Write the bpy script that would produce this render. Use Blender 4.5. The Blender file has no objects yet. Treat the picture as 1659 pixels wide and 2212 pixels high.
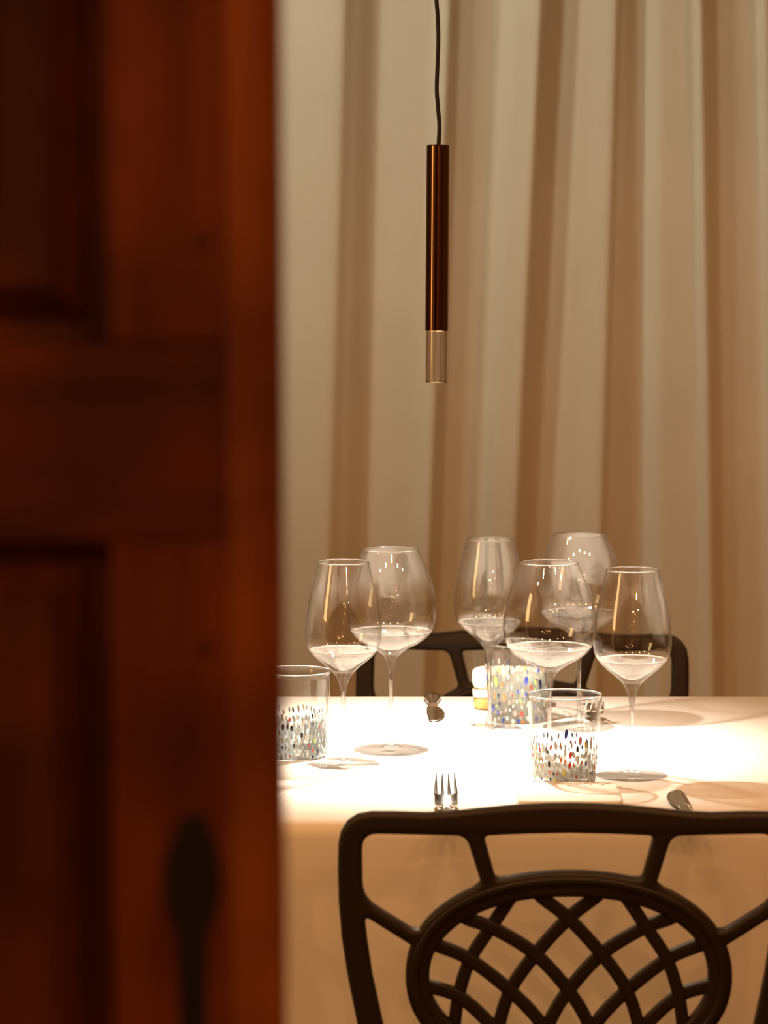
import bpy, bmesh, math, random
from mathutils import Vector, Matrix
PI = math.pi
SC = bpy.context.scene
COL = SC.collection
# ------------------------------------------------------------------ camera
F = 7600.0; CX = 829.5; CY = 1106.0; H = 1.407; TZ = 0.75
PITCH = math.atan(712 / F)
cd = bpy.data.cameras.new('camera'); cam = bpy.data.objects.new('camera', cd); COL.objects.link(cam)
cd.sensor_fit = 'VERTICAL'; cd.sensor_height = 36; cd.lens = F / 2212 * 36
cam.location = (0, 0, H); cam.rotation_euler = (PI / 2 - PITCH, 0, 0)
cd.clip_start = 0.05
cd.dof.use_dof = True; cd.dof.focus_distance = 3.98; cd.dof.aperture_fstop = 6.6
SC.camera = cam
# ------------------------------------------------------------------ world and lights
W = bpy.data.worlds.new('world'); SC.world = W; W.use_nodes = True
W.node_tree.nodes['Background'].inputs[0].default_value = (1, .62, .35, 1)
W.node_tree.nodes['Background'].inputs[1].default_value = .02
vs = SC.view_settings
vs.view_transform = 'Standard'; vs.look = 'None'; vs.gamma = 1; vs.use_curve_mapping = False; vs.exposure = 0
SC.cycles.max_bounces = 16; SC.cycles.transparent_max_bounces = 40; SC.cycles.transmission_bounces = 14
SC.cycles.glossy_bounces = 6; SC.cycles.sample_clamp_indirect = 6; SC.cycles.caustics_reflective = False
SC.cycles.caustics_refractive = False
SC.cycles.use_denoising = True

def lamp(name, typ, loc, power, color, radius=.03, aim=None, angle=None, blend=.6):
    l = bpy.data.lights.new(name, typ); o = bpy.data.objects.new(name, l); COL.objects.link(o)
    l.energy = power; l.color = color; o.location = loc
    l.shadow_soft_size = radius
    if typ == 'SPOT':
        l.spot_size = math.radians(angle); l.spot_blend = blend
    if aim is not None:
        o.rotation_euler = (Vector(aim) - Vector(loc)).to_track_quat('-Z', 'Y').to_euler()
    return o
WARM = (1, .46, .165); NEUT = (1, .94, .78); WHITE = (1, .86, .68)
# warm ceiling spots of the dining room, between the doorway and the table
for x, y in ((-1.5, 2.2), (-.75, 2.2), (.1, 2.25), (.85, 2.2), (1.6, 2.3), (-1.6, 3.2), (1.7, 3.2), (1.8, 4.3), (-.45, 2.9), (.6, 2.95)):
    lamp('ceiling_spot_lamp', 'SPOT', (x, y, 2.66), 20, WARM, .05, (x * .85, y + .55, 0), 125, .8)
# unseen neutral fill spots, added to light the curtain folds from the left
lamp('curtain_fill_spot', 'SPOT', (-1.75, 4.35, 2.6), 84, NEUT, .12, (-.2, 5.6, 1.9), 80, 1)
lamp('curtain_fill_spot', 'SPOT', (-.9, 4.15, 2.62), 40, NEUT, .12, (.3, 5.6, 1.9), 70, 1)
lamp('curtain_fill_spot', 'SPOT', (1.9, 4.3, 2.6), 26, WARM, .10, (.75, 5.55, 1.2), 75, 1)  # warm fill added from the right to tint the right-facing folds
# entrance room, behind the camera
for x, y, e in ((-1.0, -.3, 25), (.9, .3, 24), (.2, -1.3, 22), (1.6, -.9, 16)):
    lamp('entrance_lamp', 'POINT', (x, y, 2.35), e, WARM, .035)

for x, y, z, e in ((-.55, -1.5, 1.75, 1.2), (.35, -1.8, 1.95, 1.5), (.6, -.9, 2.1, 3), (-.15, -.7, 2.2, 4), (.05, -1.9, 1.5, .8)):
    lamp('entrance_lamp', 'POINT', (x, y, z), e, WARM, .045)
# ------------------------------------------------------------------ helpers
def at(px, py, y):
    """point on the sight line through a photo pixel at depth y"""
    u = (px - CX) / F; v = (CY - py) / F
    d = Vector((u, math.cos(PITCH) + v * math.sin(PITCH), -math.sin(PITCH) + v * math.cos(PITCH)))
    return Vector((0, 0, H)) + d * (y / d.y)
def onz(px, py, z=TZ):
    p = at(px, py, 1.0); k = (z - H) / (p.z - H)
    return Vector((p.x * k, k, z))

def tag(o, label=None, cat=None, group=None, kind=None):
    if label: o['label'] = label
    if cat: o['category'] = cat
    if group: o['group'] = group
    if kind: o['kind'] = kind
    return o
def empty(name, loc=(0, 0, 0), rz=0):
    o = bpy.data.objects.new(name, None); COL.objects.link(o); o.location = loc; o.rotation_euler = (0, 0, rz)
    o.empty_display_size = .05
    return o
def link(name, me, mat=None, parent=None, smooth=True):
    o = bpy.data.objects.new(name, me); COL.objects.link(o)
    if mat:
        me.materials.clear(); me.materials.append(mat)
    if smooth:
        for p in me.polygons: p.use_smooth = True
    if parent: o.parent = parent
    return o
def obj(name, bm, mat=None, parent=None, smooth=False, auto=None):
    bmesh.ops.recalc_face_normals(bm, faces=bm.faces)
    me = bpy.data.meshes.new(name); bm.to_mesh(me); bm.free()
    o = link(name, me, mat, parent, smooth or auto is not None)
    if auto is not None: me.set_sharp_from_angle(angle=math.radians(auto))
    return o
def box(bm, x0, x1, y0, y1, z0, z1, bev=0):
    r = bmesh.ops.create_cube(bm, size=1)
    vv = r['verts']
    for v in vv:
        v.co = Vector((x0 + (v.co.x + .5) * (x1 - x0), y0 + (v.co.y + .5) * (y1 - y0), z0 + (v.co.z + .5) * (z1 - z0)))
    if bev:
        es = list({e for v in vv for e in v.link_edges})
        bmesh.ops.bevel(bm, geom=es, offset=bev, segments=3, profile=.5, affect='EDGES')
def struct(name, dims, mat, bev=0):
    bm = bmesh.new(); box(bm, *dims, bev)
    return tag(obj(name, bm, mat), kind='structure')
def catmull(pts, n=6):
    out = []
    P = [pts[0]] + list(pts) + [pts[-1]]
    for i in range(1, len(P) - 2):
        a, b, c, d = (Vector(P[i - 1]), Vector(P[i]), Vector(P[i + 1]), Vector(P[i + 2]))
        for k in range(n):
            t = k / n
            out.append(.5 * ((2 * b) + (c - a) * t + (2 * a - 5 * b + 4 * c - d) * t * t + (3 * b - a - 3 * c + d) * t ** 3))
    out.append(Vector(pts[-1]))
    return out
def lathe(bm, prof, seg=96):
    """revolve (r, z) profile; r < 1e-6 closes to a pole"""
    rings = []
    for r, z in prof:
        if r < 1e-6: rings.append([bm.verts.new((0, 0, z))])
        else: rings.append([bm.verts.new((r * math.cos(2 * PI * i / seg), r * math.sin(2 * PI * i / seg), z)) for i in range(seg)])
    for a, b in zip(rings, rings[1:]):
        for i in range(seg):
            j = (i + 1) % seg
            if len(a) == 1 and len(b) == 1: break
            if len(a) == 1: bm.faces.new((a[0], b[i], b[j]))
            elif len(b) == 1: bm.faces.new((a[i], b[0], a[j]))
            else: bm.faces.new((a[i], b[i], b[j], a[j]))
def tube(bm, pts, rad, seg=12, cap=True):
    rings = []; n = len(pts)
    prev = None
    for i, p in enumerate(pts):
        p = Vector(p)
        t = (Vector(pts[min(i + 1, n - 1)]) - Vector(pts[max(i - 1, 0)])).normalized()
        if prev is None:
            a = t.orthogonal().normalized()
        else:
            a = (prev - t * prev.dot(t)).normalized()
        prev = a; b = t.cross(a)
        r = rad[i] if isinstance(rad, (list, tuple)) else rad
        rings.append([bm.verts.new(p + (a * math.cos(2 * PI * k / seg) + b * math.sin(2 * PI * k / seg)) * r) for k in range(seg)])
    for a, b in zip(rings, rings[1:]):
        for k in range(seg):
            j = (k + 1) % seg
            bm.faces.new((a[k], a[j], b[j], b[k]))
    if cap: bm.faces.new(rings[0]); bm.faces.new(rings[-1])

# ------------------------------------------------------------------ materials
def newmat(name):
    m = bpy.data.materials.new(name); m.use_nodes = True
    return m, m.node_tree.nodes, m.node_tree.links, m.node_tree.nodes['Principled BSDF']
def plain(name, col, rough=.5, metal=0, spec=.5, bump=0, scale=40, var=0):
    m, N, L, p = newmat(name)
    p.inputs['Base Color'].default_value = (*col, 1); p.inputs['Roughness'].default_value = rough
    p.inputs['Metallic'].default_value = metal; p.inputs['Specular IOR Level'].default_value = spec
    tc = N.new('ShaderNodeTexCoord'); nz = N.new('ShaderNodeTexNoise')
    nz.inputs['Scale'].default_value = scale; nz.inputs['Detail'].default_value = 4
    L.new(tc.outputs['Object'], nz.inputs['Vector'])
    if var:
        mx = N.new('ShaderNodeMixRGB'); mx.inputs[1].default_value = (*[c * (1 - var) for c in col], 1)
        mx.inputs[2].default_value = (*[min(1, c * (1 + var)) for c in col], 1)
        L.new(nz.outputs['Fac'], mx.inputs[0]); L.new(mx.outputs[0], p.inputs['Base Color'])
    if bump:
        b = N.new('ShaderNodeBump'); b.inputs['Strength'].default_value = bump; b.inputs['Distance'].default_value = .002
        L.new(nz.outputs['Fac'], b.inputs['Height']); L.new(b.outputs[0], p.inputs['Normal'])
    return m
def wood(name, c1, c2, axis, rough=.62, knots=True):
    """grain runs along axis (2 = upright, 0 = level)"""
    m, N, L, p = newmat(name)
    tc = N.new('ShaderNodeTexCoord'); mp = N.new('ShaderNodeMapping')
    sc = [26, 26, 26]; sc[axis] = 1.6
    mp.inputs['Scale'].default_value = sc
    L.new(tc.outputs['Object'], mp.inputs['Vector'])
    nz = N.new('ShaderNodeTexNoise'); nz.inputs['Scale'].default_value = 1.3; nz.inputs['Detail'].default_value = 5
    nz.inputs['Distortion'].default_value = .6
    L.new(mp.outputs[0], nz.inputs['Vector'])
    cr = N.new('ShaderNodeValToRGB'); cr.color_ramp.elements[0].position = .35; cr.color_ramp.elements[1].position = .68
    cr.color_ramp.elements[0].color = (*c1, 1); cr.color_ramp.elements[1].color = (*c2, 1)
    L.new(nz.outputs['Fac'], cr.inputs[0])
    n2 = N.new('ShaderNodeTexNoise'); n2.inputs['Scale'].default_value = 9; n2.inputs['Detail'].default_value = 2
    L.new(tc.outputs['Object'], n2.inputs['Vector'])
    r2 = N.new('ShaderNodeValToRGB'); r2.color_ramp.elements[0].position = .38; r2.color_ramp.elements[1].position = .6
    r2.color_ramp.elements[0].color = (.55, .5, .5, 1); r2.color_ramp.elements[1].color = (1, 1, 1, 1)
    L.new(n2.outputs['Fac'], r2.inputs[0])
    mx = N.new('ShaderNodeMixRGB'); mx.blend_type = 'MULTIPLY'; mx.inputs[0].default_value = 1
    L.new(cr.outputs[0], mx.inputs[1]); L.new(r2.outputs[0], mx.inputs[2]); L.new(mx.outputs[0], p.inputs['Base Color'])
    b = N.new('ShaderNodeBump'); b.inputs['Strength'].default_value = .3; b.inputs['Distance'].default_value = .001
    L.new(nz.outputs['Fac'], b.inputs['Height']); L.new(b.outputs[0], p.inputs['Normal'])
    p.inputs['Roughness'].default_value = rough; p.inputs['Specular IOR Level'].default_value = .2
    return m
def weave(name, col, rough=.9, scale=900, strength=.25, sheen=.2, trans=0):
    m, N, L, p = newmat(name)
    p.inputs['Base Color'].default_value = (*col, 1); p.inputs['Roughness'].default_value = rough
    p.inputs['Specular IOR Level'].default_value = .15
    p.inputs['Sheen Weight'].default_value = sheen
    tc = N.new('ShaderNodeTexCoord')
    b = N.new('ShaderNodeBump'); b.inputs['Strength'].default_value = strength; b.inputs['Distance'].default_value = .0006
    nz = N.new('ShaderNodeTexNoise'); nz.inputs['Scale'].default_value = scale; nz.inputs['Detail'].default_value = 2
    L.new(tc.outputs['Object'], nz.inputs['Vector']); L.new(nz.outputs['Fac'], b.inputs['Height'])
    L.new(b.outputs[0], p.inputs['Normal'])
    n2 = N.new('ShaderNodeTexNoise'); n2.inputs['Scale'].default_value = 6; n2.inputs['Detail'].default_value = 4
    L.new(tc.outputs['Object'], n2.inputs['Vector'])
    mx = N.new('ShaderNodeMixRGB'); mx.inputs[1].default_value = (*[c * .93 for c in col], 1); mx.inputs[2].default_value = (*[min(1, c * 1.05) for c in col], 1)
    L.new(n2.outputs['Fac'], mx.inputs[0]); L.new(mx.outputs[0], p.inputs['Base Color'])
    return m
def thin_glass(name, edge=.55, tint=(1, 1, 1), base=.04, gain=.75, power=4.0, refr=False):
    """thin-walled glass: light passes straight through, Schlick reflection on top"""
    m = bpy.data.materials.new(name); m.use_nodes = True
    N, L = m.node_tree.nodes, m.node_tree.links
    N.clear()
    out = N.new('ShaderNodeOutputMaterial')
    lw = N.new('ShaderNodeLayerWeight'); lw.inputs['Blend'].default_value = .5
    pw = N.new('ShaderNodeMath'); pw.operation = 'POWER'; pw.inputs[1].default_value = power
    L.new(lw.outputs['Facing'], pw.inputs[0])
    ma = N.new('ShaderNodeMath'); ma.operation = 'MULTIPLY_ADD'; ma.inputs[1].default_value = gain; ma.inputs[2].default_value = base
    L.new(pw.outputs[0], ma.inputs[0])
    p2 = N.new('ShaderNodeMath'); p2.operation = 'POWER'; p2.inputs[1].default_value = 5.0
    L.new(lw.outputs['Facing'], p2.inputs[0])
    cr = N.new('ShaderNodeMixRGB'); cr.inputs[1].default_value = (*tint, 1); cr.inputs[2].default_value = (*[c * edge for c in tint], 1)
    L.new(p2.outputs[0], cr.inputs[0])
    tr = N.new('ShaderNodeBsdfTransparent'); L.new(cr.outputs[0], tr.inputs[0])
    gl = N.new('ShaderNodeBsdfGlossy'); gl.inputs['Roughness'].default_value = .02
    mx = N.new('ShaderNodeMixShader'); L.new(ma.outputs[0], mx.inputs[0]); L.new(tr.outputs[0], mx.inputs[1]); L.new(gl.outputs[0], mx.inputs[2])
    if refr:      # near the silhouette the wall is seen edge-on: real refraction
        p3 = N.new('ShaderNodeMath'); p3.operation = 'POWER'; p3.inputs[1].default_value = 7.0; L.new(lw.outputs['Facing'], p3.inputs[0])
        gg = N.new('ShaderNodeBsdfGlass'); gg.inputs['IOR'].default_value = 1.5; gg.inputs['Roughness'].default_value = 0
        m4 = N.new('ShaderNodeMixShader'); L.new(p3.outputs[0], m4.inputs[0]); L.new(mx.outputs[0], m4.inputs[1]); L.new(gg.outputs[0], m4.inputs[2]); mx = m4
    L.new(mx.outputs[0], out.inputs[0])
    return m
def solid_glass(name, mixt=.35, ior=1.47):
    m = bpy.data.materials.new(name); m.use_nodes = True
    N, L = m.node_tree.nodes, m.node_tree.links; N.clear()
    out = N.new('ShaderNodeOutputMaterial'); g = N.new('ShaderNodeBsdfGlass'); g.inputs['IOR'].default_value = ior; g.inputs['Roughness'].default_value = 0
    tr = N.new('ShaderNodeBsdfTransparent'); mx = N.new('ShaderNodeMixShader'); mx.inputs[0].default_value = mixt
    L.new(g.outputs[0], mx.inputs[1]); L.new(tr.outputs[0], mx.inputs[2]); L.new(mx.outputs[0], out.inputs[0])
    return m

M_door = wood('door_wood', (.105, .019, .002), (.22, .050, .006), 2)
M_door_out = wood('door_wood_lighter', (.17, .040, .005), (.30, .088, .014), 2)  # lighter wood tone for the outer stiles
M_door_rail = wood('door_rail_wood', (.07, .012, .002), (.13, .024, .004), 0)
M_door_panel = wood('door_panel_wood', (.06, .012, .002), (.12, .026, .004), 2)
M_iron = plain('black_iron', (.006, .004, .002), .6, .3, .4, .3, 60)
M_cloth = weave('white_table_linen', (.80, .77, .73), .85, 1100, .2, .1)
M_napkin = weave('cream_napkin_linen', (.80, .74, .62), .9, 900, .3, .1)
M_tan = weave('tan_napkin_band', (.55, .33, .11), .8, 700, .3, .1)
M_curtain = weave('beige_curtain', (.56, .51, .40), .95, 700, .35, .15)
M_chair = plain('brown_black_resin', (.023, .016, .009), .45, 0, .35, .15, 300)
M_steel = plain('polished_steel', (.56, .54, .50), .13, 1, .5)
M_floor = wood('floor_oak', (.16, .08, .035), (.30, .16, .07), 1, .45)
M_wall = plain('wall_plaster', (.36, .26, .18), .9, 0, .2, .3, 120, .05)
M_ceil = plain('ceiling_plaster', (.30, .23, .17), .9, 0, .2, .2, 120, .03)
M_trim = wood('door_post_wood', (.13, .030, .005), (.26, .07, .012), 2)
M_table_wood = wood('table_wood', (.14, .07, .03), (.26, .14, .06), 0, .5)
M_bronze = plain('bronze_brown_anodised', (.24, .125, .068), .13, 1, .5)
M_black = plain('black_cord', (.010, .009, .008), .55, 0, .4, .2, 900)
M_bowl = thin_glass('thin_bowl_glass', .95, (1, 1, 1), .08, .5, 5.0, True)
M_foot = thin_glass('foot_glass', .55, (.97, .97, .975), .05, .72, 3.6)
M_stem = solid_glass('stem_glass', .55)
M_tumbler = thin_glass('tumbler_glass', .6, (.985, .985, .985), .05, .8, 3.5)
M_rim = solid_glass('rim_glass', .0)
M_acryl = solid_glass('clear_acrylic', .0, 1.49)
_n, _l = M_acryl.node_tree.nodes, M_acryl.node_tree.links     # faint brass sheen on the acrylic
_o = [x for x in _n if x.type == 'OUTPUT_MATERIAL'][0]; _m = _o.inputs[0].links[0].from_node
_g = _n.new('ShaderNodeBsdfGlossy'); _g.inputs[0].default_value = (1, .86, .60, 1); _g.inputs['Roughness'].default_value = .14
_x = _n.new('ShaderNodeMixShader'); _x.inputs[0].default_value = .28; _l.new(_m.outputs[0], _x.inputs[1]); _l.new(_g.outputs[0], _x.inputs[2]); _l.new(_x.outputs[0], _o.inputs[0])
M_rimw = solid_glass('rim_glass_bead', 0, 1.5)
mm, N_, L_, p_ = newmat('amber_glow')
p_.inputs['Emission Color'].default_value = (1, .8, .55, 1); p_.inputs['Emission Strength'].default_value = 3
M_emit = mm

# ------------------------------------------------------------------ room
XL, XR, YB, YF, ZC = -2.6, 2.6, 5.95, -2.2, 2.75
struct('floor', (XL, XR, YF, YB, -.1, 0), M_floor)
struct('ceiling', (XL, XR, YF, YB, ZC, ZC + .1), M_ceil)
struct('wall_back', (XL, XR, YB, YB + .1, 0, ZC), M_wall)
struct('wall_front', (XL, XR, YF - .1, YF, 0, ZC), M_wall)
struct('wall_left', (XL - .1, XL, YF, YB, 0, ZC), M_wall)
struct('wall_right', (XR, XR + .1, YF, YB, 0, ZC), M_wall)
# doorway partition between the entrance and the dining room
DX0, DX1, DY = -.93, .95, 1.70
bm = bmesh.new()
box(bm, XL, DX0 - .09, DY, DY + .14, 0, ZC); box(bm, DX1 + .09, XR, DY, DY + .14, 0, ZC); box(bm, DX0 - .09, DX1 + .09, DY, DY + .14, 2.2, ZC)
tag(obj('wall_middle', bm, M_wall), kind='structure')
bm = bmesh.new()
box(bm, DX0 - .09, DX0, DY - .02, DY + .16, 0, 2.2, .004); box(bm, DX1, DX1 + .09, DY - .02, DY + .16, 0, 2.2, .004); box(bm, DX0, DX1, DY - .02, DY + .16, 2.11, 2.2, .004)
tag(obj('trim_1', bm, M_trim), kind='structure')

# old wooden door leaf, near edge at px 608
def xd(px): return (px - CX) / F * DY
def zd(py): return at(0, py, DY).z
door = tag(empty('door_1', (0, 0, 0)), 'dark red-brown panelled wooden door leaf, blurred close to the viewer on the left', 'door', kind='structure')
y0 = DY; y1 = DY + .045; DT = 2.10; DB = .01
xe, xi, xm = xd(609), xd(490), xd(232)
rt, rb = zd(742), zd(1172)
XH = DX0 + .004
def part(name, dims, mat, parent, bev=.003):
    bm = bmesh.new(); box(bm, *dims, bev); return obj(name, bm, mat, parent)
bm = bmesh.new(); box(bm, xi, xe, y0, y1, DB, DT)
es = [e for e in bm.edges if all(abs(v.co.x - xe) < 1e-6 for v in e.verts) and abs(e.verts[0].co.y - e.verts[1].co.y) < 1e-6 and abs(e.verts[0].co.z - e.verts[1].co.z) > .5]
bmesh.ops.bevel(bm, geom=es, offset=.012, segments=6, profile=.5, affect='EDGES')
obj('stile', bm, M_door_out, door, False, 30)
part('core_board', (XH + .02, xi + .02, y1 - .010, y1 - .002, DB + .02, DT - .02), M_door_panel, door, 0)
part('stile', (XH, XH + .10, y0, y1, DB, DT), M_door_out, door, .008)
# inner stiles above and below the middle rail
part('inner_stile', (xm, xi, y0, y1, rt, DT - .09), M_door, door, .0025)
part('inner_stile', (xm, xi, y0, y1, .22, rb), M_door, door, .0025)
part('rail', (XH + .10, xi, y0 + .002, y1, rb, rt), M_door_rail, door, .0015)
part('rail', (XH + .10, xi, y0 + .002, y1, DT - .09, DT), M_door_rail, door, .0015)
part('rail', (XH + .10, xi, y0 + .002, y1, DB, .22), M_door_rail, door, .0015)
def raised(x0, x1, z0, z1):
    """raised field inside a deep groove"""
    bm = bmesh.new()
    box(bm, x0, x1, y0 + .026, y1 - .006, z0, z1)
    g = .010; s = .018
    a = [(x0 + g, z0 + g), (x1 - g, z0 + g), (x1 - g, z1 - g), (x0 + g, z1 - g)]
    b = [(x0 + g + s, z0 + g + s), (x1 - g - s, z0 + g + s), (x1 - g - s, z1 - g - s), (x0 + g + s, z1 - g - s)]
    va = [bm.verts.new((x, y0 + .026, z)) for x, z in a]; vb = [bm.verts.new((x, y0 + .006, z)) for x, z in b]
    for i in range(4): bm.faces.new((va[i], va[(i + 1) % 4], vb[(i + 1) % 4], vb[i]))
    bm.faces.new(vb)
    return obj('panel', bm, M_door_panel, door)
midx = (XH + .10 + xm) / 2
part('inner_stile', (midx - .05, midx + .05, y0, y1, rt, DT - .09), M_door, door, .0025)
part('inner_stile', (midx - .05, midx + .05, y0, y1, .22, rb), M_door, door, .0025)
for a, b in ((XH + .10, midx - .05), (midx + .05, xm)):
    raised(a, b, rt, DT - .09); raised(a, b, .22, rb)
# knots in the stile, and the iron latch plate low on the inner stile
for (px, py, r) in ((440, 520, .0042), (445, 1400, .0045)):
    c = at(px, py, y0)
    bm = bmesh.new(); bmesh.ops.create_uvsphere(bm, u_segments=16, v_segments=8, radius=1)
    for v in bm.verts: v.co = Vector((c.x + v.co.x * r, y0 + v.co.y * .001, c.z + v.co.z * r * 1.1))
    tag(obj('knot', bm, M_door_rail, door, True), 'dark knot in the door wood')
door.rotation_euler = (0, -.0028, 0); door.location = (.0035, 0, 0)
c = at(415, 1880, y0)
bm = bmesh.new()
pts = [(-.008, .020), (-.003, .028), (.005, .028), (.010, .018), (.0135, .004), (.013, -.014), (.006, -.034), (.006, -.1), (-.006, -.1), (-.007, -.034), (-.0135, -.012), (-.013, .006)]
f0 = [bm.verts.new((c.x + x, y0 - .004, c.z + z)) for x, z in pts]; f1 = [bm.verts.new((c.x + x, y0 + .002, c.z + z)) for x, z in pts]
bm.faces.new(f0); bm.faces.new(f1[::-1])
for i in range(len(pts)): bm.faces.new((f0[i], f1[i], f1[(i + 1) % len(pts)], f0[(i + 1) % len(pts)]))
tag(obj('latch_plate', bm, M_iron, door), 'black iron latch plate')

# ------------------------------------------------------------------ curtain
YC = 5.55
def curtain():
    # (px at y=0, px at y=1200, depth towards viewer in m, sharpness)
    K = [(-170, -190, .00), (-60, -90, .055), (20, 0, .0), (150, 130, .06), (230, 215, .01), (390, 380, .06), (470, 450, .0),
         (590, 585, .012), (742, 706, .062), (770, 738, .036), (812, 790, .004), (930, 880, .030), (968, 925, .046), (985, 945, .018), (1078, 1036, .002),
         (1120, 1060, .040), (1162, 1108, .060), (1185, 1136, .020), (1212, 1160, .006), (1270, 1230, .022), (1322, 1292, .046), (1338, 1312, .026), (1374, 1392, -.004),
         (1420, 1425, .030), (1492, 1505, .030), (1500, 1532, .052), (1535, 1565, .022), (1625, 1650, .010), (1640, 1690, .034), (1700, 1780, .008), (1800, 1850, .055), (1860, 1930, .004), (1990, 2040, .05)]
    NZ = 40; zt = 2.70; zb = .02
    z0 = at(829, 0, YC).z; z1 = at(829, 1200, YC).z
    rows = []
    rnd = random.Random(4)
    ext = []
    x = 2060
    while x < 4300:
        ext.append((x, x + rnd.uniform(-20, 30), .0)); x += rnd.uniform(60, 120); ext.append((x, x + rnd.uniform(-30, 30), rnd.uniform(.035, .06))); x += rnd.uniform(40, 90)
    x = -250; ext2 = []
    while x > -2500:
        ext2.append((x, x + rnd.uniform(-30, 20), rnd.uniform(.035, .06))); x -= rnd.uniform(60, 110); ext2.append((x, x + rnd.uniform(-20, 20), .0)); x -= rnd.uniform(50, 110)
    K = ext2[::-1] + K + ext
    SUB = 7
    bm = bmesh.new(); grid = []
    for r in range(NZ + 1):
        z = zt + (zb - zt) * r / NZ
        t = (z - z0) / (z1 - z0)
        row = []
        pts = []
        for i, (a, b, d) in enumerate(K):
            px = a + (b - a) * max(-.3, min(1.5, t))
            dd = d * (1 + .10 * math.sin(i * 2.1 + t * 1.3))
            pts.append((px, dd, 0))
        # smoothstep between keys
        for i in range(len(pts) - 1):
            for k in range(SUB):
                s = k / SUB
                px = pts[i][0] + (pts[i + 1][0] - pts[i][0]) * s
                e = s * s * (3 - 2 * s); e = .55 * s + .45 * e
                dd = pts[i][1] + (pts[i + 1][1] - pts[i][1]) * e
                row.append(bm.verts.new(((px - CX) / F * YC, YC - dd * .78, z)))
        grid.append(row)
    for a, b in zip(grid, grid[1:]):
        for i in range(len(a) - 1): bm.faces.new((a[i], b[i], b[i + 1], a[i + 1]))
    for _ in range(2):
        bmesh.ops.smooth_vert(bm, verts=[v for v in bm.verts], factor=.5, use_axis_x=True, use_axis_y=True, use_axis_z=False)
    o = obj('curtain', bm, M_curtain, None, True)
    m = o.modifiers.new('thickness', 'SOLIDIFY'); m.thickness = .0015
    return tag(o, 'floor-length beige pleated curtain covering the wall behind the table', 'curtain')
curtain()

# ------------------------------------------------------------------ table and cloth
TX0, TX1, TY0, TY1 = -.72, .98, 3.585, 4.49
table = tag(empty('dining_table', ((TX0 + TX1) / 2, (TY0 + TY1) / 2, 0)), 'rectangular dining table hidden beneath the white tablecloth', 'table')
def local(o, dims): return (dims[0] - o.location.x, dims[1] - o.location.x, dims[2] - o.location.y, dims[3] - o.location.y, dims[4], dims[5])
part('tabletop', local(table, (TX0 + .012, TX1 - .012, TY0 + .012, TY1 - .012, .712, .746)), M_table_wood, table, .004)
for sx in (TX0 + .08, TX1 - .08):
    for sy in (TY0 + .10, TY1 - .10):
        part('leg', local(table, (sx - .03, sx + .03, sy - .03, sy + .03, 0, .712)), M_table_wood, table, .004)

def tablecloth():
    drop = .25; rc = .018          # drop of the sides, edge radius
    bm = bmesh.new()
    def edge_path():
        """inset->outer profile: list of (offset outwards, z)"""
        out = []
        for k in range(7):
            a = PI / 2 * k / 6
            out.append((-rc + rc * math.sin(a), TZ - rc + rc * math.cos(a)))
        for k in range(1, 9):
            out.append((.001 + .004 * k / 8, TZ - rc - (drop - rc) * k / 8))
        return out
    prof = edge_path()
    # perimeter points of the inner rectangle with small corner fans
    per = []
    x0, x1, y0, y1 = TX0 + rc, TX1 - rc, TY0 + rc, TY1 - rc
    def seg(a, b, n, nor):
        for i in range(n): 
            t = i / n
            per.append((a[0] + (b[0] - a[0]) * t, a[1] + (b[1] - a[1]) * t, nor[0], nor[1]))
    def fan(c, a0, a1, n=8):
        for i in range(n):
            a = a0 + (a1 - a0) * i / n
            per.append((c[0], c[1], math.cos(a), math.sin(a)))
    seg((x0, y0), (x1, y0), 90, (0, -1)); fan((x1, y0), -PI / 2, 0)
    seg((x1, y0), (x1, y1), 50, (1, 0)); fan((x1, y1), 0, PI / 2)
    seg((x1, y1), (x0, y1), 90, (0, 1)); fan((x0, y1), PI / 2, PI)
    seg((x0, y1), (x0, y0), 50, (-1, 0)); fan((x0, y0), PI, 3 * PI / 2)
    # outer ring verts
    n = len(per); rings = []
    for j, (off, z) in enumerate(prof):
        ring = []
        for i, (x, y, nx, ny) in enumerate(per):
            w = max(0, (TZ - rc - z) / drop)
            s = i / n * 2 * PI
            wav = w * (.004 * math.sin(s * 9 + .6) + .0022 * math.sin(s * 23 + 1.9))
            if abs(nx) > .2 and abs(ny) > .2: wav += w * .03
            wav = max(wav, -.001)
            o = rc + off + wav
            ring.append(bm.verts.new((x + nx * o, y + ny * o, z)))
        rings.append(ring)
    # ring 0 sits at offset 0 from the inner rectangle (z = top); fan points coincide and are merged
    for a, b in zip(rings, rings[1:]):
        for i in range(n):
            j = (i + 1) % n
            bm.faces.new((a[i], a[j], b[j], b[i]))
    cap = bm.faces.new(rings[0])
    bmesh.ops.remove_doubles(bm, verts=bm.verts, dist=1e-5)
    o = obj('tablecloth', bm, M_cloth, None, True, 60)
    m = o.modifiers.new('thickness', 'SOLIDIFY'); m.thickness = .0015; m.offset = -1
    return tag(o, 'white linen tablecloth draped over the rectangular table', 'tablecloth')
tablecloth()

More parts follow.
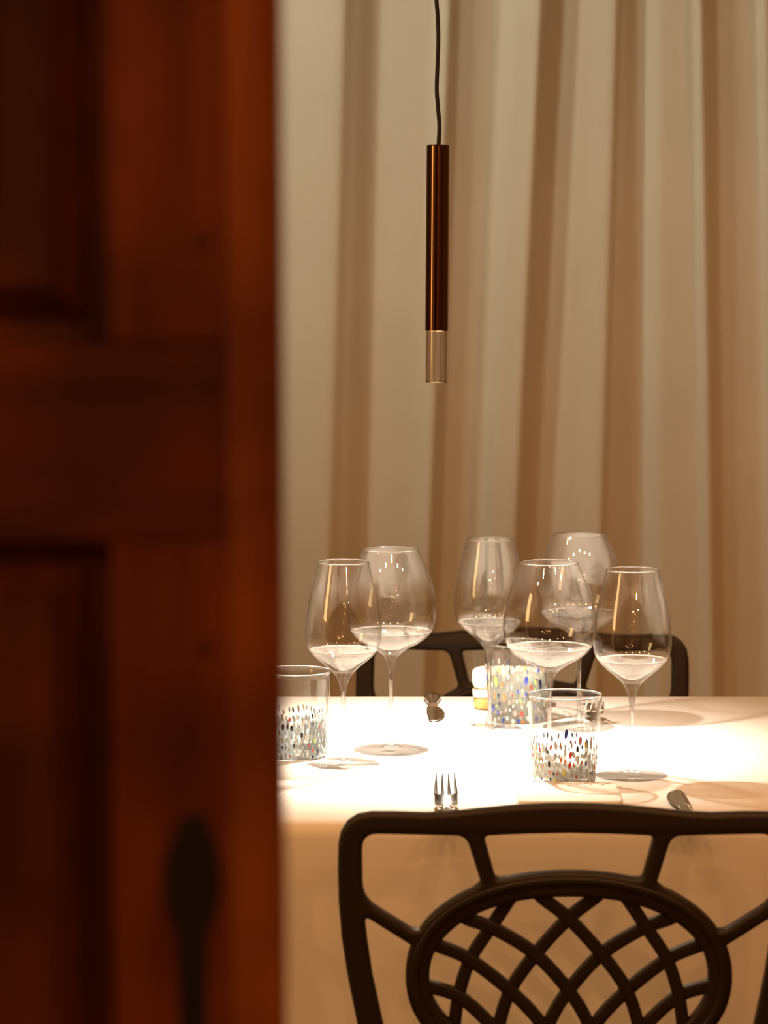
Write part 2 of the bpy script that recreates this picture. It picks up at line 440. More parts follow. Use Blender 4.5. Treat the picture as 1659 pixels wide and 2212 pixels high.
# ------------------------------------------------------------------ chairs
def chair_curve(name, splines, depth, bev, mat, parent, y=0.0, back=None):
    """filled 2D shape (outline plus holes) in the x-z plane, given thickness"""
    cu = bpy.data.curves.new('tmp', 'CURVE'); cu.dimensions = '2D'; cu.fill_mode = 'BOTH'
    cu.extrude = depth / 2 - bev; cu.bevel_depth = bev; cu.bevel_resolution = 2; cu.offset = -bev
    for pts in splines:
        s = cu.splines.new('POLY'); s.points.add(len(pts) - 1); s.use_cyclic_u = True
        for q, (a, b) in zip(s.points, pts): q.co = (a, b, 0, 1)
    tmp = bpy.data.objects.new('tmp', cu); COL.objects.link(tmp)
    dg = bpy.context.evaluated_depsgraph_get()
    me = bpy.data.meshes.new_from_object(tmp.evaluated_get(dg))
    bpy.data.objects.remove(tmp); bpy.data.curves.remove(cu)
    for v in me.vertices:
        a, b, c = v.co; v.co = (a, -c + y, b)
    me.flip_normals() if False else None
    if back: 
        for v in me.vertices: v.co = back(v.co)
    me.name = name
    o = link(name, me, mat, parent, True)
    bmx = bmesh.new(); bmx.from_mesh(me); bmesh.ops.remove_doubles(bmx, verts=bmx.verts, dist=1e-5); bmesh.ops.recalc_face_normals(bmx, faces=bmx.faces); bmx.to_mesh(me); bmx.free()
    me.set_sharp_from_angle(angle=math.radians(35))
    return o
U = 3830.0                              # crop units per metre on the chair back
CHX, CHY, ZOV, TILT = .178, 3.39 + .36 * math.tan(math.radians(9)), .5415 + .0945, math.radians(9)
def cu_(X, Y):
    """point of the leaning back plane, local to the oval's centre"""
    px, py = 700 + X / 1.73, 1700 + Y / 1.73
    d = at(px, py, 1.0) - Vector((0, 0, H)); tn = math.tan(TILT)
    # y = CHY - (z - .44) tan, z = H + d.z * y
    y = (CHY - (H - .44) * tn) / (1 + d.z * tn)
    return (d.x * y - CHX, H + d.z * y - ZOV)
def rounded(poly, r=22, n=5):
    """round the corners of a polygon given in crop units; r may be per-corner"""
    out = []; m = len(poly)
    for i in range(m):
        p = Vector(poly[i][:2]); a = Vector(poly[i - 1][:2]); b = Vector(poly[(i + 1) % m][:2])
        rr = poly[i][2] if len(poly[i]) > 2 else r
        if rr <= 1: out.append(tuple(p)); continue
        da = (a - p); db = (b - p)
        ra = min(rr, da.length * .48); rb = min(rr, db.length * .48)
        s = p + da.normalized() * ra; e = p + db.normalized() * rb
        for k in range(n + 1):
            t = k / n; out.append(tuple((1 - t) ** 2 * s + 2 * t * (1 - t) * p + t * t * e))
    return out
def mirror(poly): return [(1828 - X, Y) for X, Y in poly][::-1]
def ell(a, b, a0, a1, n, cx=914, cy=702):
    out = []
    for i in range(n + 1):
        t = math.radians(a0 + (a1 - a0) * i / n); c, s_ = math.cos(t), math.sin(t)
        r = (abs(c) ** 2.15 + abs(s_) ** 2.15) ** (-1 / 2.15)
        out.append((cx + a * c * r, cy - b * s_ * r))
    return out
OA, OB, IA, IB = 610, 390, 520, 296
def make_chair():
    ch = empty('dining_chair')
    zc = ZOV                       # height of the oval's centre
    tilt = math.radians(9)
    def bk(co):                             # lean of the back, from the seat level
        z = co.z + zc
        k = z - .44
        return Vector((co.x, co.y - k * math.tan(tilt), z))
    # outer frame with four openings above and beside the oval
    half = [(914, 61), (820, 63), (700, 69), (560, 83), (480, 92), (380, 97), (260, 93), (175, 93), (125, 102), (88, 126), (62, 165), (53, 210), (51, 300), (54, 420), (66, 560), (86, 690), (124, 880), (170, 1080), (215, 1260), (245, 1480)]
    outer = half + [(1828 - X, Y) for X, Y in half[::-1]]
    # bottom between the posts is open: posts run to the seat
    inner_post = [(335, 1480), (310, 1290), (262, 1100)]
    holeA = rounded([(142, 170, 60), (530, 178, 40), (585, 352, 10)] + [(X, Y, 1) for X, Y in ell(OA, OB, 125, 154, 8)] + [(330, 528, 18), (145, 412, 60)])
    ovt = [(X, Y) for X, Y in ell(OA, OB, 116, 64, 12)]
    holeM = rounded([(597, 178, 22), (760, 171, 1), (914, 168, 1), (1068, 171, 1), (1231, 178, 22), (1187, 338, 16)] + [(X, Y, 1) for X, Y in ovt[::-1][1:-1]] + [(641, 338, 16)])
    low = [(X, Y, 1) for X, Y in ell(OA, OB, 163, 268, 20)]
    holeB = rounded([(152, 478, 26), (312, 578, 26)] + low + [(905, 1240, 10), (330, 1240, 40), (262, 1050, 1), (222, 886, 1), (182, 700, 1), (162, 570, 1)])
    ov = ell(IA, IB, 0, 360, 72)[:-1]
    sp = [outer, holeA, mirror(holeA), holeM, holeB, mirror(holeB), ov]
    # lower crossbar closes the frame just above the seat
    sp = [[cu_(*p) for p in s] for s in sp]
    chair_curve('backrest', sp, .022, .005, M_chair, ch, 0, bk)
    # raised moulding that follows the oval
    oval = ell(OA - 18, OB - 16, 0, 360, 72)[:-1]; oval2 = ell(OA - 50, OB - 46, 0, 360, 72)[:-1]
    chair_curve('oval_moulding', [[cu_(*p) for p in oval], [cu_(*p) for p in oval2]], .028, .003, M_chair, ch, 0, bk)
    # woven lattice of curved bars
    R = [[(720, 380), (690, 425), (625, 522), (548, 640), (505, 770), (488, 886), (484, 950)],
         [(1045, 380), (1010, 415), (914, 490), (792, 622), (700, 752), (655, 886), (645, 1010)],
         [(1330, 470), (1290, 492), (1192, 528), (1040, 622), (912, 762), (840, 886), (800, 1030)],
         [(1440, 575), (1400, 592), (1285, 642), (1130, 762), (1015, 886), (950, 1030)],
         [(1470, 738), (1430, 745), (1322, 782), (1205, 886), (1110, 1000)]]
    fam = R + [[(1828 - X, Y) for X, Y in b] for b in R]
    for k, b in enumerate(fam):
        c = [p for p in catmull([(X, Y, 0) for X, Y in b], 5)]
        w = 24; L1 = []; L2 = []
        for i, p in enumerate(c):
            t = (c[min(i + 1, len(c) - 1)] - c[max(i - 1, 0)]).normalized(); nrm = Vector((-t.y, t.x, 0))
            L1.append(tuple((p + nrm * w))[:2]); L2.append(tuple((p - nrm * w))[:2])
        poly = L1 + L2[::-1]
        chair_curve('lattice_bar', [[cu_(*p) for p in poly]], .013, .003, M_chair, ch, (.001 if k < 5 else -.001), bk)
    # seat
    bm = bmesh.new()
    ring_t = []; ring_b = []
    n = 64
    def seat_pt(a, s=1.0):
        ca, sa = math.cos(a), math.sin(a)
        e = .55
        x = .215 * s * math.copysign(abs(ca) ** e, ca); y = .205 * s * math.copysign(abs(sa) ** e, sa)
        x *= 1 + .10 * (y / .205)
        return x, y + .215
    prof = [(1, .425), (1.0, .436), (.985, .444), (.95, .447), (.7, .441), (.4, .437)]
    rings = [[bm.verts.new((*seat_pt(2 * PI * i / n, s), z)) for i in range(n)] for s, z in prof]
    for a, b in zip(rings, rings[1:]):
        for i in range(n): bm.faces.new((a[i], a[(i + 1) % n], b[(i + 1) % n], b[i]))
    bm.faces.new(rings[-1]); bm.faces.new(rings[0][::-1])
    obj('seat', bm, M_chair, ch, False, 40)
    for sx in (-1, 1):
        for (xa, ya, xb, yb) in ((.17, .035, .205, -.045), (.185, .37, .20, .405)):
            bm = bmesh.new()
            pts = [(sx * (xa + (xb - xa) * t), ya + (yb - ya) * t, .432 * (1 - t)) for t in [i / 8 for i in range(9)]]
            tube(bm, pts, [.021 - .007 * i / 8 for i in range(9)], 16)
            obj('leg', bm, M_chair, ch, False, 50)
    return ch
near = make_chair()
tag(near, 'dark brown lattice-back chair in the foreground, seen from behind', 'chair', 'lattice-back dining chairs')
# place so that the crest of the back lies at depth 3.39
near.location = (.178, 3.39 + .36 * math.tan(math.radians(9)), 0)
def dup(root):
    r = root.copy(); COL.objects.link(r)
    for chd in list(root.children):
        c = chd.copy(); COL.objects.link(c); c.parent = r
    return r
far = dup(near)
tag(far, 'dark brown chair beyond the far table edge, half hidden behind the wine glasses', 'chair')
far.rotation_euler = (0, 0, PI - math.radians(3)); far.location = (.1885, 4.755 - .36 * math.tan(math.radians(9)), 0)

# ------------------------------------------------------------------ glassware
mmv = .001
def wineglass(kind):
    g = empty('wine_glass')
    if kind == 'A':
        bowl = [(29.5, 230), (34, 211), (39.0, 190), (42.3, 169.5), (43.7, 150), (41.5, 136), (35.8, 126.5), (27.0, 118.5), (18.5, 111.5), (12.0, 105.5)]
        stem = [(12.0, 105.5), (8.6, 101), (6.2, 95.8), (4.4, 90), (3.2, 82), (2.6, 72), (2.3, 55), (2.3, 30), (2.5, 18), (3.2, 13), (4.6, 10), (5.2, 8), (4.6, 5.5), (5.0, 4.2)]
        fr = 40.5
    else:
        bowl = [(32.3, 234), (41.3, 214), (48.0, 194.6), (51.6, 175), (52.2, 160), (49.8, 146), (43.5, 135), (33.0, 126.5), (22.0, 120.3), (13.6, 115)]
        stem = [(13.6, 115), (9.0, 111), (6.2, 106.5), (4.6, 99), (3.5, 90), (2.8, 75), (2.35, 55), (2.3, 30), (2.5, 18), (3.2, 13), (4.6, 10), (5.2, 8), (4.6, 5.5), (5.0, 4.2)]
        fr = 44
    P = [tuple(p) for p in catmull([(r, z, 0) for r, z in bowl], 6)]
    outer = [(p[0], p[1]) for p in P]
    inner = []
    for i, (r, z) in enumerate(outer):
        a = outer[max(i - 1, 0)]; b = outer[min(i + 1, len(outer) - 1)]
        t = Vector((b[0] - a[0], b[1] - a[1])).normalized(); nn = Vector((t.y, -t.x))   # towards the axis
        if nn.x > 0: nn = -nn
        f = i / (len(outer) - 1)
        w = .8 + .2 * f + 3.2 * max(0, f - .8) / .2 * .6
        inner.append((max(r + nn.x * w, .4), z + nn.y * w))
    inner = [(r, z) for r, z in inner]
    rim = [(outer[0][0] - .15, outer[0][1] + .28), (outer[0][0] - .4, outer[0][1] + .4), (outer[0][0] - .65, outer[0][1] + .28)]
    zbot = inner[-1][1]
    zs = 131 if kind == 'A' else 141
    ns = next(i for i, q_ in enumerate(outer) if q_[1] < zs)          # below this the wall thickens into solid glass
    prof = outer[:ns + 1][::-1] + rim + inner[:ns + 1]
    low_o = outer[ns:]; low_i = [(max(r - .25 - 1.6 * k / len(outer[ns:]), .4), z + .25 + 1.2 * k / len(outer[ns:])) for k, (r, z) in enumerate(inner[ns:])]
    low_i[0] = inner[ns]
    zbot = low_i[-1][1]
    bm = bmesh.new(); lathe(bm, [(r * mmv, z * mmv) for r, z in prof], 96)
    obj('bowl', bm, M_bowl, g, True)
    rr, rz = outer[0]
    bm = bmesh.new(); lathe(bm, [((rr - .45 + .75 * math.cos(a)) * mmv, (rz + .35 + .75 * math.sin(a)) * mmv) for a in [2 * PI * i / 10 for i in range(11)]], 96)
    obj('rim', bm, M_rimw, g, True)
    # solid lower bowl and drawn stem
    SP = [(p[0], p[1]) for p in catmull([(r, z, 0) for r, z in stem], 5)]
    bm = bmesh.new(); lathe(bm, [(r * mmv, z * mmv) for r, z in [(0, zbot - 1.6), (low_i[-1][0] * .35, zbot - 1.4), (low_i[-1][0] * .7, zbot - .8)] + low_i[::-1] + low_o[:-1] + SP + [(0, 4.0)]], 96)
    obj('stem', bm, M_stem, g, True)
    foot = [(0, .2), (fr - 1.5, .2), (fr - .4, .5), (fr, 1.0), (fr - .5, 1.6), (fr * .75, 2.1), (fr * .45, 2.7), (fr * .2, 3.5), (5, 4.3), (0, 4.3)]
    bm = bmesh.new(); lathe(bm, [(r * mmv, z * mmv) for r, z in foot], 96)
    obj('foot', bm, M_foot, g, False, 35)
    return g
GA = wineglass('A'); GB = wineglass('B')
specs = [('A', 742, 1651.5, 'narrow wine glass, leftmost of all, beside the speckled tumbler at the wooden door'),
         ('B', 845, 1622, 'wide balloon wine glass just behind the leftmost narrow wine glass'),
         ('A', 1057, 1576.5, 'narrow wine glass in front of the plump napkin and the rear speckled tumbler'),
         ('B', 1186, 1665, 'wide balloon wine glass standing directly behind the front speckled tumbler'),
         ('B', 1250, 1572, 'rearmost balloon wine glass, its rim the highest against the curtain'),
         ('A', 1364, 1677, 'narrow wine glass, rightmost on the table, right of the front speckled tumbler')]
usedA = usedB = False
for kind, px, py, lab in specs:
    if kind == 'A': o = GA if not usedA else dup(GA); usedA = True
    else: o = GB if not usedB else dup(GB); usedB = True
    p = onz(px, py); o.location = (p.x, p.y, TZ + .0003)
    o['label'] = lab; o['category'] = 'wine glass'; o['group'] = 'wine glasses on the dining table'

PAL = {}
for nm, c in dict(white=(.85, .85, .82), grey=(.58, .62, .64), pale=(.74, .78, .76), blue=(.03, .06, .45), navy=(.01, .015, .09), red=(.62, .06, .04), orange=(.75, .20, .05), yellow=(.72, .68, .16), green=(.30, .42, .10), black=(.015, .015, .02), pink=(.75, .35, .33), aqua=(.40, .60, .62)).items():
    PAL[nm] = plain('speckle_' + nm, tuple(v * (.62 if nm in ('white', 'pale', 'grey') else .8 if nm in ('red', 'orange', 'yellow', 'green', 'blue', 'pink') else .5) for v in c), .25, 0, .5)
def frit_mat(name, col, dens, ztop):
    """milky enamel film between the speckles, thinning out upwards"""
    m = bpy.data.materials.new(name); m.use_nodes = True
    N, L = m.node_tree.nodes, m.node_tree.links; N.clear()
    out = N.new('ShaderNodeOutputMaterial'); tc = N.new('ShaderNodeTexCoord')
    mp = N.new('ShaderNodeMapping'); mp.inputs['Scale'].default_value = (1, 1, .55); L.new(tc.outputs['Object'], mp.inputs[0])
    vo = N.new('ShaderNodeTexVoronoi'); vo.inputs['Scale'].default_value = 260; L.new(mp.outputs[0], vo.inputs['Vector'])
    sp = N.new('ShaderNodeSeparateXYZ'); L.new(tc.outputs['Object'], sp.inputs[0])
    mr = N.new('ShaderNodeMapRange'); mr.inputs['From Min'].default_value = ztop * .8; mr.inputs['From Max'].default_value = ztop; mr.inputs['To Min'].default_value = 1; mr.inputs['To Max'].default_value = 0
    L.new(sp.outputs['Z'], mr.inputs['Value'])
    sc = N.new('ShaderNodeSeparateColor'); L.new(vo.outputs['Color'], sc.inputs[0])
    a1 = N.new('ShaderNodeMath'); a1.operation = 'MULTIPLY_ADD'; a1.inputs[1].default_value = .7; a1.inputs[2].default_value = dens - .35; L.new(sc.outputs[0], a1.inputs[0])
    a2 = N.new('ShaderNodeMath'); a2.operation = 'MULTIPLY'; a2.use_clamp = True; L.new(a1.outputs[0], a2.inputs[0]); L.new(mr.outputs[0], a2.inputs[1])
    cr = N.new('ShaderNodeMixRGB'); cr.inputs[1].default_value = (*[c * .9 for c in col], 1); cr.inputs[2].default_value = (*col, 1); L.new(sc.outputs[1], cr.inputs[0])
    df = N.new('ShaderNodeBsdfDiffuse'); L.new(cr.outputs[0], df.inputs[0])
    tl = N.new('ShaderNodeBsdfTranslucent'); L.new(cr.outputs[0], tl.inputs[0])
    m1 = N.new('ShaderNodeMixShader'); m1.inputs[0].default_value = .5; L.new(df.outputs[0], m1.inputs[1]); L.new(tl.outputs[0], m1.inputs[2])
    tr = N.new('ShaderNodeBsdfTransparent')
    m2 = N.new('ShaderNodeMixShader'); L.new(a2.outputs[0], m2.inputs[0]); L.new(tr.outputs[0], m2.inputs[1]); L.new(m1.outputs[0], m2.inputs[2])
    L.new(m2.outputs[0], out.inputs[0])
    return m
def tumbler(px, py, rt, rb, h, seed, n, top, size, weights, film, dens, label):
    t = empty('tumbler'); p = onz(px, py); t.location = (p.x, p.y, TZ + .0003)
    tag(t, label, 'glass', 'speckled water tumblers')
    def rad(z):                      # outer radius at height z
        f = z / h
        return rb + (rt - rb) * (f ** .8)
    outer = [(0, 0), (rb - .003, 0), (rb - .0008, .0008), (rad(.003), .003)] + [(rad(h * k / 14), h * k / 14) for k in range(1, 14)] + [(rt, h - .0006)]
    rimp = [(rt - .0004, h), (rt - .0010, h + .0001), (rt - .0016, h - .0004)]
    inner = [(rad(h * k / 14) - .0019, h * k / 14) for k in range(13, 1, -1)] + [(rad(.010) - .004, .0095), (rad(.008) - .010, .008), (0, .0075)]
    bm = bmesh.new(); lathe(bm, outer + rimp + inner, 96)
    obj('cup', bm, M_tumbler, t, False, 45)
    bm = bmesh.new()   # polished rim bead
    lathe(bm, [(rt + .0001 + .0011 * math.cos(a) - .0008, h + .0002 + .0011 * math.sin(a)) for a in [2 * PI * i / 12 for i in range(13)]], 96)
    tag(obj('rim', bm, M_rimw, t, True), 'bright polished rim')
    bm = bmesh.new(); zt = top
    lathe(bm, [(rad(zt * k / 12) - .0009, .0015 + zt * k / 12) for k in range(13)], 96)
    obj('enamel_band', bm, frit_mat('enamel_film', film, dens, top), t, True)
    rnd = random.Random(seed)
    names = list(weights); bm = bmesh.new(); cnt = 0
    placed = []
    tries = 0
    while cnt < n and tries < 20000:
        tries += 1
        a = rnd.uniform(0, 2 * PI); u = rnd.random()
        z = .003 + (top * 1.12 - .003) * (u ** 1.05)
        if z > top * .75 and rnd.random() < .45: continue
        sz = size * rnd.uniform(.55, 1.25); el = rnd.uniform(1.1, 1.8) + 1.1 * (z / top)
        R = rad(z)
        if any(abs((a - b) * R) < (sz + s2) * .75 and abs(z - z2) < (sz * el + s2 * e2) * .65 for b, z2, s2, e2 in placed): continue
        placed.append((a, z, sz, el))
        mi = names.index(rnd.choices(names, [weights[k] for k in names])[0])
        c = Vector((R * math.cos(a), R * math.sin(a), z)); rr = Vector((math.cos(a), math.sin(a), 0)); tt = Vector((-math.sin(a), math.cos(a), 0)); zz = Vector((0, 0, 1))
        sl = rnd.uniform(-.15, .15); zz = (zz + tt * sl).normalized()
        r = bmesh.ops.create_uvsphere(bm, u_segments=10, v_segments=6, radius=1)
        w = sz * .5; hh = sz * el * .5
        for v in r['verts']:
            q = v.co.copy()
            v.co = c + tt * (q.x * w) + zz * (q.z * hh) + rr * (q.y * .0005 - .0001)
            # hug the round wall
            dxy = Vector((v.co.x, v.co.y)); k = (R + q.y * .0005) / dxy.length; v.co.x *= k; v.co.y *= k
            for f in v.link_faces: f.material_index = mi
        cnt += 1
    me = bpy.data.meshes.new('speckles'); bm.to_mesh(me); bm.free()
    for k in names: me.materials.append(PAL[k])
    for f in me.polygons: f.use_smooth = True
    s = bpy.data.objects.new('speckles', me); COL.objects.link(s); s.parent = t
    tag(s, kind='stuff'); s['label'] = 'multicoloured enamel flecks around the lower half'
    return t
tumbler(1219, 1694, .0411, .0326, .0985, 3, 260, .044, .0036, dict(white=4, pale=6, grey=2.5, navy=2.6, black=1, blue=1.2, red=2.6, orange=2.4, yellow=2, green=1.6), (.46, .49, .46), .62,
        'speckled water tumbler nearest the viewer, in front of a balloon wine glass')
tumbler(638, 1634, .0416, .0350, .0985, 8, 380, .046, .0036, dict(white=3, pale=4, grey=8, aqua=3, navy=3, black=1.5, red=2.6, orange=1, green=.8), (.32, .38, .41), .85,
        'clear water tumbler densely speckled blue-grey, half cut off by the wooden door')
tumbler(1118, 1556, .0416, .0345, .0950, 5, 210, .062, .0046, dict(white=5, pale=4, blue=5, navy=2, red=1.5, pink=3, orange=2, yellow=2.5, green=.7, aqua=2), (.42, .48, .46), .70,
        'rear water tumbler with large blue, pink and yellow flecks beside the plump napkin')

# ------------------------------------------------------------------ cutlery
def ribbon(bm, sections, seg=10):
    """loft flattened elliptical sections: (x centre, y, z, half width left, half width right, half thickness)"""
    rings = []
    for cx, y, z, wl, wr, th in sections:
        ring = []
        for k in range(seg * 2):
            a = PI * k / seg
            ca, sa = math.cos(a), math.sin(a)
            w = wr if ca >= 0 else wl
            ring.append(bm.verts.new((cx + w * ca, y, z + th * math.copysign(abs(sa) ** .8, sa))))
        rings.append(ring)
    m = seg * 2
    for a, b in zip(rings, rings[1:]):
        for k in range(m): bm.faces.new((a[k], a[(k + 1) % m], b[(k + 1) % m], b[k]))
    bm.faces.new(rings[0]); bm.faces.new(rings[-1][::-1])
def knife():
    """local +y = blade tip; belly towards -x"""
    k = empty('table_knife')
    bm = bmesh.new()
    bl = [(.0835, .0050, .0075), (.092, .0075, .0085), (.105, .0105, .0092), (.122, .0128, .0090), (.142, .0138, .0085), (.160, .0130, .0078), (.176, .0105, .0070), (.187, .0080, .0066), (.194, .0045, .0056), (.197, .001, .003)]
    ribbon(bm, [(0, y, .0022 + .0012 * (1 - (y - .08) / .12), wl, wr, .0008) for y, wl, wr in bl])
    obj('blade', bm, M_steel, k, False, 50)
    bm = bmesh.new()
    hd = [(-.006, .006, .0022), (-.002, .0095, .0034), (.006, .0112, .0042), (.020, .0105, .0042), (.045, .0078, .0040), (.062, .0060, .0038), (.072, .0054, .0038), (.080, .0060, .0036), (.085, .0064, .0026)]
    ribbon(bm, [(.001, y, .0045, w, w, t) for y, w, t in hd], 12)
    obj('handle', bm, M_steel, k, False, 60)
    return k
def fork():
    """local +y = tine tips"""
    f = empty('table_fork')
    def zc(y):       # side profile of the fork, curving up to the tips
        pts = [(.035, .0035), (.075, .009), (.105, .0075), (.122, .0035), (.130, .0042), (.138, .0068), (.150, .0115), (.160, .0164), (.172, .0230), (.184, .0298)]
        for a, b in zip(pts, pts[1:]):
            if y <= b[0]:
                t = (y - a[0]) / (b[0] - a[0]); 
                return a[1] + (b[1] - a[1]) * t
        return pts[-1][1]
    bm = bmesh.new()
    hd = [(.036, .006, .0010), (.039, .0088, .0014), (.046, .0098, .0017), (.065, .0070, .0018), (.09, .0042, .002), (.105, .0038, .0022), (.117, .0043, .0018)]
    ribbon(bm, [(0, y, zc(y), w, w, t) for y, w, t in hd], 10)
    obj('handle', bm, M_steel, f, False, 60)
    bm = bmesh.new()
    # head plate
    nx = 12; rows = [(.114, .0044), (.118, .0056), (.121, .0090), (.124, .0113), (.129, .0122), (.138, .0123), (.146, .0122), (.151, .0121)]
    top = []; bot = []
    for y, w in rows:
        t = []; b = []
        for i in range(nx + 1):
            s = -1 + 2 * i / nx; z = zc(y) + .0022 * s * s
            t.append(bm.verts.new((s * w, y, z + .0009))); b.append(bm.verts.new((s * w, y, z - .0009)))
        top.append(t); bot.append(b)
    for r in range(len(rows) - 1):
        for i in range(nx):
            bm.faces.new((top[r][i], top[r][i + 1], top[r + 1][i + 1], top[r + 1][i]))
            bm.faces.new((bot[r][i], bot[r + 1][i], bot[r + 1][i + 1], bot[r][i + 1]))
        bm.faces.new((top[r][0], top[r + 1][0], bot[r + 1][0], bot[r][0])); bm.faces.new((top[r][nx], bot[r][nx], bot[r + 1][nx], top[r + 1][nx]))
    bm.faces.new(top[0] + bot[0][::-1]); bm.faces.new(top[-1][::-1] + bot[-1])
    obj('head', bm, M_steel, f, False, 45)
    for s in (-1, -.34, .34, 1):
        bm = bmesh.new()
        x0 = s * .0108; x1 = s * .0096
        sec = []
        for i in range(9):
            u = i / 8; y = .1495 + .0345 * u
            w = .0021 - .0014 * u ** 1.5
            sec.append((x0 + (x1 - x0) * u, y, zc(y) + .0022 * s * s * (1 - u * .4), w, w, .0009 - .0003 * u))
        ribbon(bm, sec, 6)
        obj('tine', bm, M_steel, f, False, 60)
    return f
K1 = knife()
tip = onz(1462, 1706, TZ + .003)
a = math.radians(-1.5)
K1.rotation_euler = (0, 0, a)
K1.location = (tip.x + .197 * math.sin(a), tip.y - .197 * math.cos(a), TZ + .0004)
tag(K1, 'steel table knife lying at the near table edge, right, tip above the chair back', 'knife', 'table knives')
K2 = dup(K1)
tip = onz(938, 1556, TZ + .003); a = PI - math.radians(.4)
K2.rotation_euler = (0, 0, a); K2.location = (tip.x + .197 * math.sin(a), tip.y - .197 * math.cos(a), TZ + .0004)
tag(K2, 'steel table knife with flared handle, alone at the far table edge', 'knife', 'table knives')
F1 = fork()
tip = onz(962, 1672, TZ + .030)
F1.location = (tip.x, tip.y - .184, TZ + .0006)
tag(F1, 'steel fork with four upturned tines showing just above the near chair back', 'fork', 'table forks')
F2 = dup(F1); F2.rotation_euler = (0, 0, PI)
tip = onz(1287, 1534, TZ + .02); F2.location = (tip.x, tip.y + .190, TZ + .0006)
F2.location.y = min(F2.location.y, TY1 + .012)
tag(F2, 'steel fork near the far table edge, half hidden behind the front tumbler', 'fork', 'table forks')

# ------------------------------------------------------------------ napkins
def pillow(bm, x0, x1, y0, y1, z0, z1, e=.32, nu=48, nv=24, wob=.0, seed=0):
    """soft rounded block"""
    cx, cy, cz = (x0 + x1) / 2, (y0 + y1) / 2, (z0 + z1) / 2
    hx, hy, hz = (x1 - x0) / 2, (y1 - y0) / 2, (z1 - z0) / 2
    f = lambda v: math.copysign(abs(v) ** e, v)
    rings = []
    for j in range(nv + 1):
        ph = -PI / 2 + PI * j / nv
        if j in (0, nv): rings.append([bm.verts.new((cx, cy, cz + hz * math.sin(ph)))]); continue
        row = []
        for i in range(nu):
            th = 2 * PI * i / nu
            w = 1 + wob * math.sin(th * 3 + seed) + wob * .6 * math.sin(th * 5 + ph * 3 + seed * 2)
            row.append(bm.verts.new((cx + hx * f(math.cos(ph)) * f(math.cos(th)) * w, cy + hy * f(math.cos(ph)) * f(math.sin(th)) * w, cz + hz * f(math.sin(ph)) * (1 + wob * math.cos(th * 2 + seed)))))
        rings.append(row)
    for a, b in zip(rings, rings[1:]):
        for i in range(nu):
            j = (i + 1) % nu
            if len(a) == 1: bm.faces.new((a[0], b[j], b[i]))
            elif len(b) == 1: bm.faces.new((a[i], a[j], b[0]))
            else: bm.faces.new((a[i], a[j], b[j], b[i]))
nb = onz(1098, 1531)
nk = tag(empty('folded_napkin', (nb.x, nb.y, TZ + .0003)), 'plump folded cream napkin standing behind the rear speckled tumbler', 'napkin')
bm = bmesh.new(); pillow(bm, -.043, .043, -.016, .020, .0, .016, .35, wob=.01)
tag(obj('band', bm, M_tan, nk, True), 'tan lower band')
bm = bmesh.new(); pillow(bm, -.045, .044, -.018, .022, .014, .027, .4, wob=.012, seed=2); obj('lower_fold', bm, M_napkin, nk, True)
bm = bmesh.new(); pillow(bm, -.046, .045, -.020, .024, .025, .052, .42, wob=.012, seed=1); obj('upper_fold', bm, M_napkin, nk, True)
c0 = onz(1107, 1710); c1 = onz(1335, 1710)
nf = tag(empty('flat_napkin', ((c0.x + c1.x) / 2, 3.775 - .062, TZ + .0003)), 'flat folded white napkin between the front tumbler and the near chair back', 'napkin')
w = (c1.x - c0.x) / 2
for k, (a, b) in enumerate(((0, .005), (.005, .0095))):
    bm = bmesh.new(); pillow(bm, -w + .0015 * k, w - .003 * k, -.06, .06 - .001 * k, a, b, .12, wob=.002, seed=k)
    obj('napkin_layer', bm, M_cloth, nf, True)

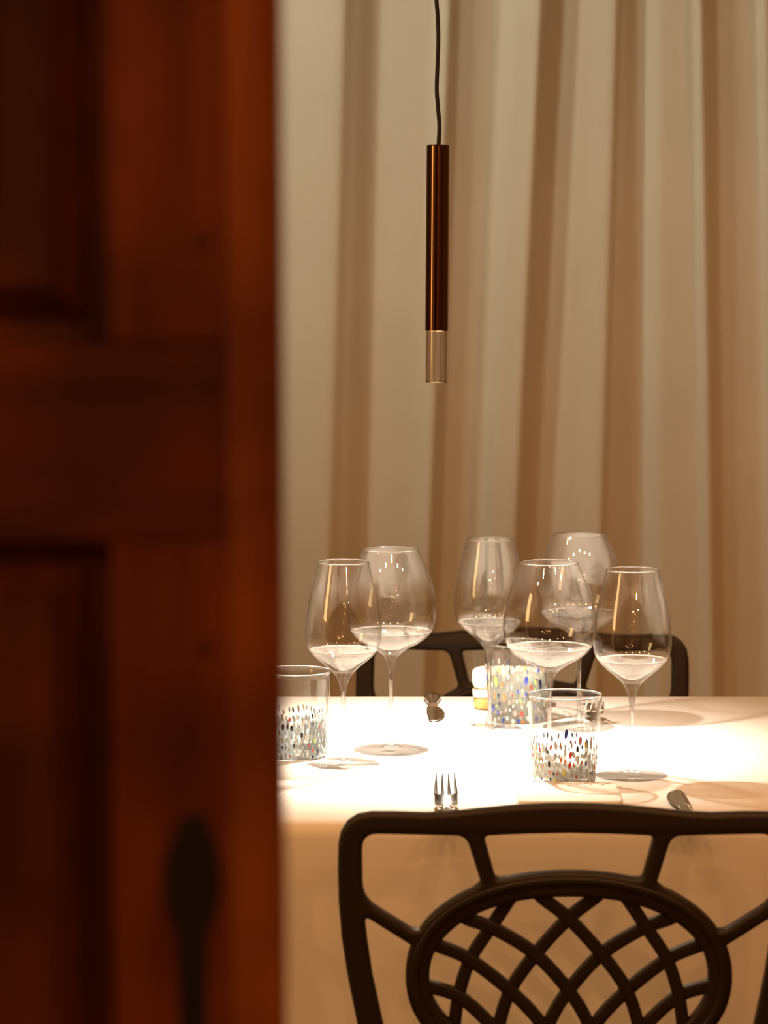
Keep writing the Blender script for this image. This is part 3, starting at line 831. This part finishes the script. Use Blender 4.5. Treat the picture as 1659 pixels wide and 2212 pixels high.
# ------------------------------------------------------------------ pendant lamp
YP = 4.06
pt = at(946.5, 313, YP); pb = at(942.5, 826, YP); pm = at(944.3, 716, YP)
ax = (pt - pb).normalized()
lampo = tag(empty('pendant_lamp', tuple(pb)), 'slim bronze tube pendant lamp with clear tip hanging on a black cord', 'lamp')
q = ax.to_track_quat('Z', 'Y')
Mx = q.to_matrix().to_4x4()
def alathe(name, prof, mat, auto=40, seg=64):
    bm = bmesh.new(); lathe(bm, prof, seg); bm.transform(Mx)
    return obj(name, bm, mat, lampo, False, auto)
La = (pm - pb).length; Lt = (pt - pb).length; R = .0134
alathe('lamp_body', [(0, La + .0005), (R - .0006, La + .0005), (R, La + .0012), (R, Lt - .0008), (R - .0008, Lt), (.0032, Lt), (.0030, Lt + .001), (0, Lt + .001)], M_bronze)
alathe('clear_tip', [(0, 0), (R - .0013, 0), (R - .0008, .0005), (R - .0008, La), (0, La)], M_acryl)
cordpx = [(947.5, 313), (949, 270), (945.5, 225), (943.5, 190), (945.5, 130), (947, 80), (945, 30), (943, 0), (942, -60)]
cp = [at(x, y, YP) for x, y in cordpx] + [Vector((pt.x - .003, YP, 1.85)), Vector((pt.x, YP, 2.2)), Vector((pt.x, YP, ZC - .02))]
cp = [tuple(p - pb) for p in catmull([tuple(p) for p in cp], 6)]
bm = bmesh.new(); tube(bm, cp, .0024, 12); obj('cord', bm, M_black, lampo, True)
bm = bmesh.new()
lathe(bm, [(0, 0), (.045, 0), (.05, .003), (.05, .022), (0, .022)], 48)
bmesh.ops.translate(bm, verts=bm.verts, vec=Vector((pt.x, YP, ZC - .022)) - pb)
obj('canopy', bm, M_bronze, lampo, False, 40)
lamp('pendant_light', 'SPOT', tuple(pb - ax * .004), 80, WHITE, .011, tuple(pb - ax), 118, 1)
lamp('pendant_light', 'SPOT', tuple(pb - ax * .004), 45, WHITE, .011, tuple(pb - ax), 84, 1)

# broad amber glow, unseen, added for gold streaks on the glasses and pendant
wl = tag(empty('wall_glow', (XL, 2.35, 1.15)), 'tall half-round amber glowing panel, added out of view on the left wall', 'lamp')
bm = bmesh.new(); box(bm, 0, .02, -.30, .30, -.03, 1.33, .006); obj('backplate', bm, M_bronze, wl)
M_emit.node_tree.nodes['Principled BSDF'].inputs['Emission Color'].default_value = (1, .62, .24, 1); M_emit.node_tree.nodes['Principled BSDF'].inputs['Emission Strength'].default_value = 6.5
bm = bmesh.new(); rows = []
for z in (0, 1.3):
    rows.append([bm.verts.new((.02 + .24 * math.sin(PI * k / 24), .27 * math.cos(PI * k / 24), z)) for k in range(25)])
for k in range(24): bm.faces.new((rows[0][k], rows[0][k + 1], rows[1][k + 1], rows[1][k]))
bm.faces.new(rows[0]); bm.faces.new(rows[1][::-1])
obj('glow_surface', bm, M_emit, wl, False, 30)
